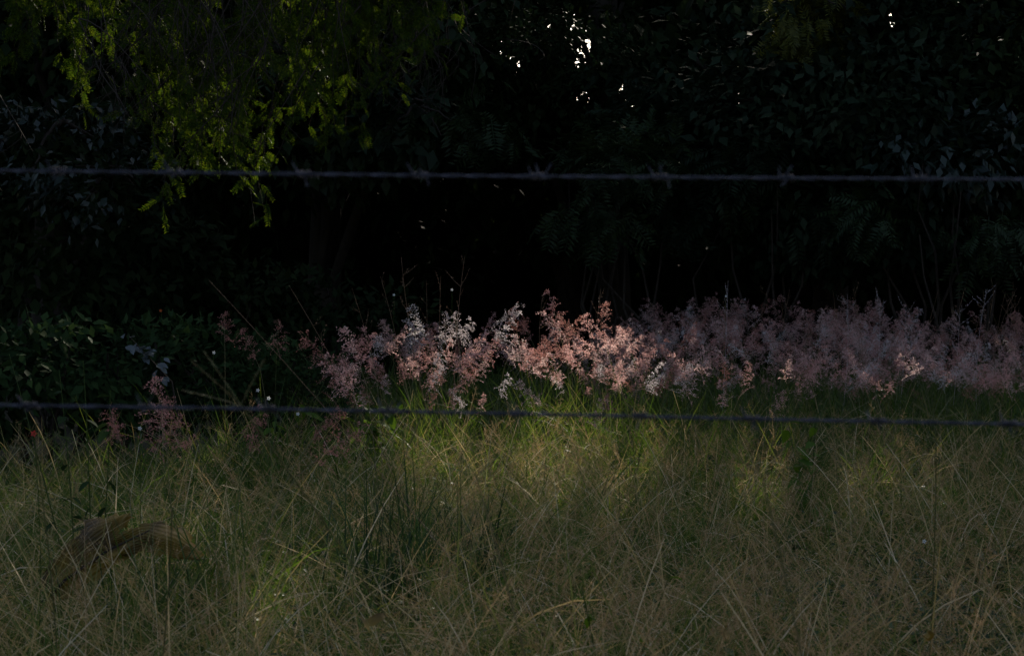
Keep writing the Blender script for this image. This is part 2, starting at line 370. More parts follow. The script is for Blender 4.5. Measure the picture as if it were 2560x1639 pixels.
def forest():
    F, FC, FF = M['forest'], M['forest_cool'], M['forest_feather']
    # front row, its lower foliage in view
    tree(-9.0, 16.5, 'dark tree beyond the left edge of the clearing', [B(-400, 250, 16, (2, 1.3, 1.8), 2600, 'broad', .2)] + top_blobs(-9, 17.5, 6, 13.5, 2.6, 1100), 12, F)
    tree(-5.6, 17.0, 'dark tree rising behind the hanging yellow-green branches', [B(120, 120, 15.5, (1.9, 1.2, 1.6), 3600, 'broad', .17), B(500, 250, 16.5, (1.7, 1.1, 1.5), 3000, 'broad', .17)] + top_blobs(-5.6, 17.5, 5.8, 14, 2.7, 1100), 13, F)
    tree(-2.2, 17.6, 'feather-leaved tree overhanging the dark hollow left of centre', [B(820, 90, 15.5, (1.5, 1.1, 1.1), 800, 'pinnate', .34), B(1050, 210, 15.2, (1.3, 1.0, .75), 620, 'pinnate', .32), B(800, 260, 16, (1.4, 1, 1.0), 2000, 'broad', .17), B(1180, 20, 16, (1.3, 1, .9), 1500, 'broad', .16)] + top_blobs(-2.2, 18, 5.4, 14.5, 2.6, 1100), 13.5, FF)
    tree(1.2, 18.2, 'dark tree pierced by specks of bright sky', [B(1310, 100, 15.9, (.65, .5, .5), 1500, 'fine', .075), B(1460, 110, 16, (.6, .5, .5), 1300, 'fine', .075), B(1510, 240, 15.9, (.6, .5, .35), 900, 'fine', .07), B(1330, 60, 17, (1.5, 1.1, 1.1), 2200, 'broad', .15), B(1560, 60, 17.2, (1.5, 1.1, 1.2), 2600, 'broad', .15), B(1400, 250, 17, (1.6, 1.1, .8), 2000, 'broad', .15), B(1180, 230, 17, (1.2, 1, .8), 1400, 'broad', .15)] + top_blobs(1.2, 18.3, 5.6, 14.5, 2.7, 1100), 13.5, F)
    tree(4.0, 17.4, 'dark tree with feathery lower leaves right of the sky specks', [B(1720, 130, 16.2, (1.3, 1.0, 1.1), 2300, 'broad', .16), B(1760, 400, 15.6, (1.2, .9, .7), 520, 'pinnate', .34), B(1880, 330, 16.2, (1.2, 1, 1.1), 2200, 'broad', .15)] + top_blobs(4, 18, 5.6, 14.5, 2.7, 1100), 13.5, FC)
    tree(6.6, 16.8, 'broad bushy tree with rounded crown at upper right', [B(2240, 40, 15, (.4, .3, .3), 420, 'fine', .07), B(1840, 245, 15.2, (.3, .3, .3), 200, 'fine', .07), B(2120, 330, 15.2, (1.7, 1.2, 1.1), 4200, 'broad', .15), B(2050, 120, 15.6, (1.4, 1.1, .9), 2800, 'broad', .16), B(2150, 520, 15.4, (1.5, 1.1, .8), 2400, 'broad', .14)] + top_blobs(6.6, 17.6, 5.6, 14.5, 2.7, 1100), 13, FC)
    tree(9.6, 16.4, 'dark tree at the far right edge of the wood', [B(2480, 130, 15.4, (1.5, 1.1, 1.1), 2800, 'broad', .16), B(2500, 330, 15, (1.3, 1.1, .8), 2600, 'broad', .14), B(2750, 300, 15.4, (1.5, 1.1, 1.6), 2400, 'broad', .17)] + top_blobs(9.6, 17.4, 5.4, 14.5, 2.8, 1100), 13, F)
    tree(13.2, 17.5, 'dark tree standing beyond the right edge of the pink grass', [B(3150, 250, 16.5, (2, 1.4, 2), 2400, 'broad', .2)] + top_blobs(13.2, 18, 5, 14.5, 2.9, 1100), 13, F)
    # second row
    for x, y, lab in ((-7.5, 22.5, 'second row tree deep in the wood at left'), (-3.4, 23.2, 'second row tree deep in the wood behind the dark hollow'), (0.8, 22.6, 'second row tree deep in the wood behind the sky specks'), (4.8, 23.5, 'second row tree deep in the wood right of the sky specks'), (9.2, 22.8, 'second row tree deep in the wood behind the bushy right crown'), (13.8, 23.5, 'second row tree deep in the wood at far right')):
        tree(x, y, lab, [((x - 1, y - .5, 4.2), (2.2, 1.5, 1.6), 2000, 'broad', .24), ((x + 1.3, y, 3.2), (1.8, 1.4, 1.8), 1800, 'broad', .24)] + top_blobs(x, y, 6, 14.5, 3.0, 900, .36), 13.5, F)
    # far wood closing the view
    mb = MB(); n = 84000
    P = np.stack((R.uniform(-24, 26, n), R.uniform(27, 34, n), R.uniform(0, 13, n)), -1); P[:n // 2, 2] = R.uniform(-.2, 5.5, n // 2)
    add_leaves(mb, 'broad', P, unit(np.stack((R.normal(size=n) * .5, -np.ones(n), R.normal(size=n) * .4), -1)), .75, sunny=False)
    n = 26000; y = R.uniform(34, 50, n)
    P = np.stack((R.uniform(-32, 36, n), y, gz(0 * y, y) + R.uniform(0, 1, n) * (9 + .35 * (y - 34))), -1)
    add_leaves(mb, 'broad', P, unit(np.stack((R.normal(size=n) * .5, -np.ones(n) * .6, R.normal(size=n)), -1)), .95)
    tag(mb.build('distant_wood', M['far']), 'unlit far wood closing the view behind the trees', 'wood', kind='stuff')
forest()

def shrub(px, py, Y, radii, label, n, kind, size, mat, group=None, name='shrub', stems=5, cull=True):
    c = at(px, py, Y); z0 = float(gz(c[0], Y))
    base = np.array((c[0], Y + .15, z0))
    root = tag(link(name, None, None, base), label, 'shrub', group)
    sm = MB()
    if name == 'leafy_climber': base = c + np.array((0, .4, .3))
    root.location = base
    for i in range(stems):
        e = c + rdir(1)[0] * np.asarray(radii) * .7
        limb(sm, base + np.array((R.uniform(-.1, .1), R.uniform(-.08, .08), -.05)), e, .022, .006, .05, 6)
    for v in sm.v: v -= base
    sm.build('stem', M['twig'], root)
    mb = MB(); P, o = blob_points(c, radii, n, .35)
    P[:, 2] = np.maximum(P[:, 2], z0 + .03)
    add_leaves(mb, kind, P, o, size, cull)
    for v in mb.v: v -= base
    tag(mb.build('foliage', mat, root), kind='stuff')
    return root

def shrubs():
    sh = shrub
    # edge of the wood
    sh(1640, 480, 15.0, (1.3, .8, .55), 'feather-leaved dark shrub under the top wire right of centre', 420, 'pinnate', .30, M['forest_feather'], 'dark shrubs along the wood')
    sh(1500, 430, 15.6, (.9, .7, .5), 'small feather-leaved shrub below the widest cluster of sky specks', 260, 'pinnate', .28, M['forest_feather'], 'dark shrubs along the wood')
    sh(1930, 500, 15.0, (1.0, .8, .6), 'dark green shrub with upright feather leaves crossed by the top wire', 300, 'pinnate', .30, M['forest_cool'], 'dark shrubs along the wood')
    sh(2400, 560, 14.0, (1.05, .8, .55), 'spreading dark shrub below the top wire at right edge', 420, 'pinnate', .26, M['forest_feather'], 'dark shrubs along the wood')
    sh(2030, 30, 14.6, (.55, .5, .38), 'yellow-olive leafy clump at the top edge right of centre', 420, 'pinnate', .20, M['olive'], None, 'leafy_climber')
    sh(2330, 400, 14.4, (.9, .8, .5), 'glossy-leaved dark shrub with pale glints at upper right', 1500, 'broad', .15, M['glossy'], 'dark shrubs along the wood')
    sh(1040, 300, 14.4, (.6, .6, .35), 'broadleaf creeper patch under the branches left of the sky specks', 300, 'broad', .2, M['forest_cool'], None, 'leafy_climber')
    # left side
    sh(130, 355, 12.2, (.75, .6, .42), 'glossy-leaved climber with bluish glints under the left branches', 900, 'broad', .095, M['glossy'], None, 'leafy_climber')
    sh(270, 480, 12.2, (.6, .5, .42), 'glossy-leaved climber hanging just below the top wire at left', 420, 'broad', .095, M['glossy'], None, 'leafy_climber')
    sh(120, 620, 12.8, (1.4, .8, .9), 'tall dark shrub at the left edge under the climbers', 2600, 'broad', .14, M['forest'], 'dark shrubs along the wood')
    sh(560, 760, 13.4, (1.2, .8, .5), 'low dark shrub at the mouth of the black hollow', 1500, 'broad', .12, M['forest'], 'dark shrubs along the wood')
    sh(850, 790, 13.4, (.9, .7, .4), 'low dark shrub behind the red-brown grass heads', 1200, 'broad', .11, M['forest'], 'dark shrubs along the wood')
    g = 'scrub bushes at left'
    sh(60, 938, 8.6, (.75, .6, 0.36), 'dark leafy scrub bush at the left edge above the lower wire', 1700, 'broad', .085, M['scrub'], g, 'scrub_bush')
    sh(250, 938, 9.0, (.65, .6, 0.34), 'scrub bush with pale-edged leaves left of the glinting leaf streak', 1500, 'broad', .08, M['scrub'], g, 'scrub_bush')
    sh(420, 938, 9.4, (.7, .6, 0.36), 'scrub bush carrying the leaf streak with painted pale glint', 1700, 'broad', .075, M['scrub'], g, 'scrub_bush')
    sh(610, 968, 9.6, (.6, .6, 0.32), 'green scrub bush behind the star-shaped seed head', 1700, 'broad', .06, M['scrub'], g, 'scrub_bush')
    sh(760, 988, 9.4, (.5, .5, 0.27), 'low scrub bush left of the sunlit pink grass', 1500, 'broad', .055, M['scrub'], g, 'scrub_bush')
    sh(-150, 938, 8.8, (.8, .6, 0.38), 'scrub bush continuing past the left edge', 1400, 'broad', .085, M['scrub'], g, 'scrub_bush')
shrubs()

# ------------------------------------------------------------------ hanging feather-leaved tree at the left
def hanging_tree():
    x0, y0 = -5.4, 11.2; z0 = float(gz(x0, y0)); o0 = np.array((x0, y0, z0))
    root = tag(link('overhanging_tree', None, None, o0), 'tree with drooping yellow-green feather-leaved branches at upper left', 'tree')
    tm, C = trunk_mesh(x0, y0, 6.8, .26, (.5, -.4))
    lm = MB(); fol = MB(); tw = MB()
    ends = [np.array((-3.4, 10.2, 4.9)), np.array((-2.1, 9.9, 5.1)), np.array((-0.7, 10.0, 5.0)), np.array((.3, 10.6, 4.9)), np.array((-2.7, 10.8, 4.4)), np.array((-1.2, 10.9, 4.6)), np.array((-4.2, 9.6, 4.3))]
    L = [limb(lm, C[6 if i % 2 else 7], e, .09, .018, .22, 9) for i, e in enumerate(ends)]
    nodes = np.concatenate(L)
    # tips of the drooping twigs: photo px, py spread, count, depth
    clus = [(470, 250, 150, 110, 64, 9.7), (420, 140, 120, 90, 40, 10.0), (620, 200, 60, 130, 44, 9.8), (520, 400, 110, 45, 30, 9.7), (420, 465, 22, 45, 9, 9.4), (670, 520, 26, 28, 8, 9.5), (650, 440, 40, 40, 8, 9.7),
            (215, 165, 50, 25, 16, 9.9), (90, 70, 130, 60, 30, 10.0), (60, 150, 60, 40, 10, 10.2), (800, 240, 90, 80, 46, 10.4), (760, 110, 110, 90, 56, 10.5), (980, 120, 110, 90, 56, 10.9), (1100, 40, 90, 40, 20, 11), (860, 300, 60, 30, 8, 10.6), (560, 330, 70, 60, 22, 9.7), (230, 40, 120, 40, 24, 10.1)]
    for cx, cy, sx, sy, n, Y in clus:
        for _ in range(int(n * .42)):
            e = at(cx + R.normal() * sx * .62, cy + R.normal() * sy * .62, Y + R.normal() * .35)
            d = nodes - e; d[:, 2] -= .9; s = nodes[np.argmin((d ** 2).sum(1) + R.uniform(0, .5, len(d)))]
            ln = R.uniform(.55, 1.1)
            a = e + unit(s - e) * min(ln, np.linalg.norm(s - e)) + np.array((0, 0, .12))
            a = a + np.array((R.normal() * .28, R.normal() * .1, R.uniform(-.1, .2)))
            if R.random() < .12: a = s
            t = np.linspace(0, 1, 8)[:, None]
            Cc = a + (e - a) * t; Cc[:, 2] += (t * (1 - t))[:, 0] * .5 * R.uniform(.4, 1); Cc += R.normal(size=Cc.shape) * .02 * t
            tubes(tw, Cc[None], np.linspace(.006, .0018, 8)[None], 3)
            nl = int(9 + 9 * ln)
            tt = np.sort(R.uniform(.15, 1, nl)); tt[-1] = 1
            P = np.stack([np.interp(tt, t[:, 0], Cc[:, i]) for i in range(3)], -1)
            tan = unit(e - a)
            side = unit(np.cross(np.broadcast_to(tan, (nl, 3)), np.array((0, .3, 1.)) + R.normal(size=(nl, 3)) * .4)) * np.where(np.arange(nl) % 2, 1, -1)[:, None]
            D = side + tan * .6 + R.normal(size=(nl, 3)) * .3 + np.array((0, 0, -.35))
            Nn = np.array((.1, .62, .62)) + R.normal(size=(nl, 3)) * .45
            pinnate(fol, P, D, Nn, R.uniform(.10, .165, nl), pairs=10, lw=.36, ll=.26, droop=.2, rachis=.004)
    # dark leafless sprays hanging in front
    for _ in range(60):
        e = at(480 + R.normal() * 130, 210 + R.normal() * 110, 9.0 + R.normal() * .2); a = e + np.array((R.normal() * .25, .3, R.uniform(.4, .9)))
        t = np.linspace(0, 1, 8)[:, None]; Cc = a + (e - a) * t + np.sin(t * 4 + R.uniform(0, 6)) * R.normal(size=3) * .04
        tubes(tw, Cc[None], np.linspace(.006, .0015, 8)[None], 3)
        for _k in range(5):
            u = R.uniform(.2, .95); p = np.array([np.interp(u, t[:, 0], Cc[:, i]) for i in range(3)]); q = p + np.array((R.normal() * .12, 0, -R.uniform(.05, .2)))
            tubes(tw, np.stack((p, (p + q) / 2 + R.normal(size=3) * .012, q))[None], np.array([[.0025, .002, .001]]), 3)
    # loose bare twigs
    for _ in range(90):
        s = nodes[R.integers(len(nodes))]; e = s + np.array((R.normal() * .5, R.normal() * .3, -R.uniform(.5, 1.9)))
        t = np.linspace(0, 1, 8)[:, None]; Cc = s + (e - s) * t + np.sin(t * 5 + R.uniform(0, 6)) * R.normal(size=3) * .05
        tubes(tw, Cc[None], np.linspace(.008, .002, 8)[None], 3)
    for mb in (tm, lm, tw, fol):
        for v in mb.v: v -= o0
    tm.build('trunk', M['bark'], root, True); lm.build('limb', M['bark'], root, True)
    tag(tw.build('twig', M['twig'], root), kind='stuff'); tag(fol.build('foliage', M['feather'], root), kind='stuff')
hanging_tree()

def bare_vines():
    b = at(1040, 90, 13.2); root = tag(link('bare_vine', None, None, b), 'tangle of bare looping grey twigs hanging below the branches at top centre', 'vine')
    mb = MB()
    for _ in range(46):
        s = np.array((R.normal() * .35, R.normal() * .15, R.uniform(-.1, .45)))
        e = np.array((s[0] + R.normal() * .3, s[1] + R.normal() * .15, -R.uniform(.2, .75)))
        t = np.linspace(0, 1, 10)[:, None]
        Cc = s + (e - s) * t + np.sin(t * math.pi) * np.array((R.normal() * .18, 0, 0)) + np.sin(t * 7 + R.uniform(0, 6)) * .02
        tubes(mb, Cc[None], np.linspace(.006, .003, 10)[None], 3)
    mb.build('stem', M['twig'], root)
bare_vines()

# ------------------------------------------------------------------ grass
def in_view(n, y0, y1, pad=.7, pw=1.0):
    y = y0 + (y1 - y0) * R.random(n) ** pw
    x = R.uniform(-1, 1, n) * (.37 * y + pad)
    return x, y

def arc(x, y, ln, lean, az, curl, m, z=None):
    """curved blades: start leaning by 'lean' from vertical toward az and bending by 'curl' more"""
    t = np.linspace(0, 1, m)
    th = lean[:, None] + curl[:, None] * t[None, :]
    dx = np.sin(th) * np.cos(az)[:, None]; dy = np.sin(th) * np.sin(az)[:, None]; dz = np.cos(th)
    st = np.stack((dx, dy, dz), -1) * (ln[:, None, None] / (m - 1))
    C = np.concatenate((np.zeros((len(x), 1, 3)), np.cumsum(st[:, 1:], 1)), 1)
    zz = gz(x, y) if z is None else z
    C += np.stack((x, y, zz - .01), -1)[:, None, :]
    C[..., 2] = np.maximum(C[..., 2], gz(C[..., 0], C[..., 1]) + .01)
    return C

def clumpf(x, y, s=1.0, ph=0):
    return .5 + .5 * np.sin(s * 2.1 * x + ph + 1.3 * np.sin(s * 1.7 * y + ph)) * np.sin(s * 1.9 * y - .7 * x * s + ph)

def grass():
    # low mixed sward
    mb = MB(); n = 62000
    x, y = in_view(n, 1.7, 9.5, .8, .8)
    ln = R.uniform(.06, .22, n) * (.7 + .6 * clumpf(x, y, 1.2))
    C = arc(x, y, ln, R.uniform(0, .7, n), R.uniform(0, 6.28, n), R.uniform(.2, 1.3, n), 4)
    ribbons(mb, C, np.array((1, .9, .6, .12)) * R.uniform(.0012, .003, n)[:, None], rdir(n))
    tag(mb.build('low_grass', M['low_grass']), 'low green and straw sward covering the clearing', 'grass', kind='stuff')
    # tangled dry stems
    mb = MB(); n = 25000
    x, y = in_view(n, 1.5, 9.2, .8, .85)
    k = R.random(n) < (.3 + .7 * clumpf(x, y, .9, 1.0)) * (1 - .45 * sstep(-.2, -1.4, x)) * (1 - .5 * sstep(.6, 1.2, x - .12 * y) * sstep(5.5, 3.5, y)); x, y = x[k], y[k]; n = len(x)
    ln = R.uniform(.22, .62, n)
    C = arc(x, y, ln, R.uniform(.05, .8, n), R.uniform(0, 6.28, n), R.uniform(.2, 1.5, n), 6)
    ribbons(mb, C, np.array((1, 1, .95, .85, .7, .4)) * (.0007 + .0017 * R.random(n) ** 2)[:, None], rdir(n))
    n2 = 700; x2 = R.normal(size=n2) * .32 - 1.12; y2 = R.uniform(3.2, 4.25, n2)
    C = arc(x2, y2, R.uniform(.3, .6, n2), R.uniform(.05, .7, n2), R.uniform(0, 6.28, n2), R.uniform(.2, 1.2, n2), 6)
    ribbons(mb, C, np.array((1, 1, .95, .85, .7, .4)) * R.uniform(.0007, .0017, n2)[:, None], rdir(n2))
    # thicker arching stalks rising above the tangle
    n2 = 260; x2, y2 = in_view(n2, 1.7, 6.5, .6, .9)
    C = arc(x2, y2, R.uniform(.4, .75, n2), R.uniform(.1, .7, n2), R.uniform(0, 6.28, n2), R.uniform(.2, 1.5, n2), 9)
    ribbons(mb, C, np.array((1, 1, 1, .95, .9, .8, .7, .55, .3)) * R.uniform(.0014, .0024, n2)[:, None], rdir(n2))
    # broader dry blades
    n = 9000; x, y = in_view(n, 1.6, 8.5, .8, .9)
    C = arc(x, y, R.uniform(.2, .45, n), R.uniform(.1, .9, n), R.uniform(0, 6.28, n), R.uniform(.4, 1.9, n), 6)
    ribbons(mb, C, np.array((.7, 1, 1, .8, .5, .1)) * R.uniform(.0014, .0034, n)[:, None], rdir(n))
    tag(mb.build('dry_grass', M['dry_grass']), 'tangled straw-coloured dry grass stems across the foreground', 'grass', kind='stuff')
    # fresh green blades growing in tufts through it
    mb = MB(); nt = 1900; tx, ty = in_view(nt, 1.7, 8.5, .7, .85); ti = R.integers(0, nt, 27000); n = 27000
    x = tx[ti] + R.normal(size=n) * .05; y = ty[ti] + R.normal(size=n) * .05
    C = arc(x, y, R.uniform(.14, .42, n), R.uniform(0, .6, n), R.uniform(0, 6.28, n), R.uniform(.2, 1.6, n), 6)
    ribbons(mb, C, np.array((.8, 1, 1, .8, .5, .1)) * R.uniform(.0009, .0023, n)[:, None], rdir(n))
    tag(mb.build('fresh_grass', M['fresh']), 'fresh green blades growing in tufts through the dry stems', 'grass', kind='stuff')
    # hazy open seed heads
    mb = MB(); n = 2400; x, y = in_view(n, 1.0, 8.5, .6, 1.0)
    k = R.random(n) < .25 + .75 * sstep(-1.2, .6, x + .4 * np.sin(y * 1.3)); x, y = x[k], y[k]; n = len(x)
    ln = R.uniform(.34, .62, n); az = R.uniform(0, 6.28, n); lean = R.uniform(.05, .5, n); curl = R.uniform(.1, .8, n)
    C = arc(x, y, ln, lean, az, curl, 6)
    ribbons(mb, C, np.full((n, 6), .0006) * np.array((1.4, 1.3, 1.2, 1, .8, .6)), rdir(n))
    q = 26
    tt = R.uniform(.55, 1.0, (n, q)); idx = np.minimum((tt * 5).astype(int), 4); fr = tt * 5 - idx
    ii = np.arange(n)[:, None]
    Pb = C[ii, idx] * (1 - fr[..., None]) + C[ii, idx + 1] * fr[..., None]
    tan = unit(C[ii, idx + 1] - C[ii, idx])
    D = unit(rdir(n * q).reshape(n, q, 3) * .9 + tan * .8)
    bl = (.09 * (1.15 - tt))[..., None] * R.uniform(.5, 1.4, (n, q, 1)) + .01
    e = Pb + D * bl
    ribbons(mb, np.stack((Pb, (Pb + e) / 2 + R.normal(size=e.shape) * .004, e), 2).reshape(-1, 3, 3), np.full((n * q, 3), .00045), rdir(n * q))
    P2 = (Pb + (e - Pb) * R.uniform(.5, 1, (n, q, 1))).reshape(-1, 3)
    leaves(mb, P2, rdir(n * q), rdir(n * q), R.uniform(.004, .008, n * q), R.uniform(.0015, .003, n * q))
    tag(mb.build('seed_grass', M['seed_haze']), 'hazy brown seed heads of fine grass over the foreground right', 'grass', kind='stuff')
    # taller green grass round the pink plants
    mb = MB(); n = 30000
    x = R.uniform(-3.8, 7.2, n); y = R.uniform(5.9, 17, n)
    k = (np.abs(x) < .38 * y + .9) & (R.random(n) < np.maximum(.6 * (y < 8.6), sstep(-1.9, -.6, x + .1 * (y - 9))) * sstep(5.8, 8.3, y + .8 * np.sin(x * 2.2)))
    x, y = x[k], y[k]; n = len(x)
    ln = R.uniform(.3, .75, n) * (.75 + .45 * clumpf(x, y, 1.5, 2)) * (.75 + .25 * sstep(7, 10, y))
    C = arc(x, y, ln, R.uniform(0, .45, n), R.uniform(0, 6.28, n), R.uniform(.1, 1.3, n), 5)
    ribbons(mb, C, np.array((.8, 1, .85, .55, .1)) * R.uniform(.0018, .0042, n)[:, None], rdir(n))
    tag(mb.build('green_grass', M['green_grass']), 'taller green grass standing round the pink plants', 'grass', kind='stuff')
    # broad-leaved weeds low in the sward
    mb = MB(); n = 5200; x, y = in_view(n, 1.8, 9.5, .8, .8)
    k = clumpf(x, y, 1.6, 4) > .55; x, y = x[k], y[k]; n = len(x)
    P = np.stack((x, y, gz(x, y) + R.uniform(.02, .16, n)), -1)
    s = R.uniform(.02, .05, n)
    leaves(mb, P, rdir(n) * np.array((1, 1, .3)), np.array((0, 0, 1.)) + R.normal(size=(n, 3)) * .35, s, s * R.uniform(.4, .7, n))
    n = 2600; x = R.normal(1.25, .32, n); y = R.normal(4.0, .7, n)
    P = np.stack((x, y, gz(x, y) + R.uniform(.05, .26, n)), -1); s = R.uniform(.015, .038, n)
    leaves(mb, P, rdir(n) * np.array((1, 1, .4)), np.array((0, -.3, 1.)) + R.normal(size=(n, 3)) * .45, s, s * R.uniform(.45, .75, n))
    n = 1500; x = R.normal(-.35, .3, n); y = R.normal(4.4, .7, n)
    P = np.stack((x, y, gz(x, y) + R.uniform(.03, .2, n)), -1); s = R.uniform(.015, .035, n)
    leaves(mb, P, rdir(n) * np.array((1, 1, .4)), np.array((0, -.3, 1.)) + R.normal(size=(n, 3)) * .45, s, s * R.uniform(.45, .75, n))
    tag(mb.build('ground_weeds', M['clump']), 'small green weeds creeping low between the dry stems', 'weeds', kind='stuff')
grass()

# ------------------------------------------------------------------ pink grass plants
def panicle_mesh(seed):
    """feathery flower head on its stalk; returns (stalk mesh, head mesh, head centre)"""
    r = np.random.default_rng(seed)
    H = .80; m = 9; t = np.linspace(0, 1, m)
    bend = r.uniform(.08, .36); nod = r.uniform(.0, .26); a = r.uniform(0, 6.28)
    off = bend * t ** 2 + nod * np.clip(t - .75, 0, 1) ** 1 * 1.2
    C = np.stack((np.cos(a) * off, np.sin(a) * off, H * t - nod * .6 * np.clip(t - .8, 0, 1) * 1.5), -1)
    sm = MB(); tubes(sm, C[None], np.linspace(.0016, .0007, m)[None], 3)
    hm = MB(); nb = 30
    tb = r.uniform(.80, 1.0, nb); Pb = np.stack([np.interp(tb, t, C[:, i]) for i in range(3)], -1)
    tan = unit(C[-1] - C[-3])
    d = r.normal(size=(nb, 3)); d -= (d @ tan)[:, None] * tan; d = unit(d) * r.uniform(.3, 1.15, (nb, 1)) + tan * .6 + np.array((np.cos(a), np.sin(a), 0)) * .25
    bl = (.030 + .24 * (1.02 - tb)) * r.uniform(.5, 1.3, nb)
    k = 5; s = np.linspace(0, 1, k)
    Cb = Pb[:, None, :] + unit(d)[:, None, :] * (bl[:, None] * s)[..., None]
    Cb[..., 2] -= (bl[:, None] * s ** 2) * .5
    ribbons(hm, Cb, np.full((nb, k), .00045), unit(r.normal(size=(nb, 3))))
    q = 10; u = r.uniform(.25, 1.0, (nb, q)); ii = np.arange(nb)[:, None]
    id_ = np.minimum((u * (k - 1)).astype(int), k - 2); f = u * (k - 1) - id_
    P = (Cb[ii, id_] * (1 - f[..., None]) + Cb[ii, id_ + 1] * f[..., None] + r.normal(size=(nb, q, 3)) * .0045).reshape(-1, 3)
    n = len(P); sz = r.uniform(.0036, .0080, n)
    leaves(hm, P, unit(r.normal(size=(n, 3)) * .8 + tan), unit(r.normal(size=(n, 3))), sz, sz * r.uniform(.55, .8, n))
    return sm.mesh('flower_stalk', M['stalk'], True), hm.mesh('panicle', M['pink']), (C[-1] + C[-2]) / 2

PAN = [panicle_mesh(100 + i) for i in range(12)]

def tuft_mesh(seed):
    global R
    keepR = R; R = np.random.default_rng(seed)
    mb = MB(); n = 46
    x = R.normal(size=n) * .05; y = R.normal(size=n) * .05
    C = arc(x, y, R.uniform(.25, .62, n), R.uniform(0, .4, n), R.uniform(0, 6.28, n), R.uniform(.2, 1.3, n), 5, z=np.zeros(n))
    C2 = C.copy()
    ribbons(mb, C2, np.array((.8, 1, .85, .5, .1)) * R.uniform(.0018, .0038, n)[:, None], rdir(n))
    R = keepR
    return mb.mesh('leaf_blades', M['green_grass'])
TUFT = [tuft_mesh(200 + i) for i in range(5)]

def pink_plant(px, py, Y, label, group, heads=4, mat=None, spread=.10, lo=.86):
    """plant whose first flower head stands at photo pixel px, py"""
    T = at(px, py, Y)
    g = float(gz(T[0], T[1]))
    i = int(R.integers(len(PAN))); c = PAN[i][2]
    s = np.clip((T[2] - g) / c[2], .25, 1.75)
    phi = R.uniform(0, 6.28)
    rot = Matrix.Rotation(phi, 3, 'Z')
    off = np.array(rot @ Vector(c)) * s
    base = np.array((T[0] - off[0], T[1] - off[1], 0)); base[2] = T[2] - off[2]
    if base[2] < g - .12: base[2] = g
    root = tag(link('pink_grass_plant', None, None, base), label, 'grass plant', group)
    link('leaf_blades', TUFT[int(R.integers(5))], root, (0, 0, g - base[2]), (0, 0, R.uniform(0, 6.28)), R.uniform(.75, 1.15) * min(1.1, max(.6, s)))
    for h in range(heads):
        if h == 0:
            st = link('flower_stalk', PAN[i][0], root, (0, 0, 0), (0, 0, phi), s); hd = PAN[i][1]
        else:
            j = int(R.integers(len(PAN)))
            st = link('flower_stalk', PAN[j][0], root, (R.normal() * spread * .4, R.normal() * spread * .4, g - base[2]),
                      (R.normal() * spread, R.normal() * spread, R.uniform(0, 6.28)), s * R.uniform(lo, 1.03)); hd = PAN[j][1]
        st_h = link('panicle', hd, st)
        k = 1.0
        if mat:
            st_h.material_slots[0].link = 'OBJECT'; st_h.material_slots[0].material = M[mat]
        elif R.random() < .09:
            st_h.material_slots[0].link = 'OBJECT'; st_h.material_slots[0].material = M['pale']
        elif R.random() < .14:
            st_h.material_slots[0].link = 'OBJECT'; st_h.material_slots[0].material = M['red']
    return root

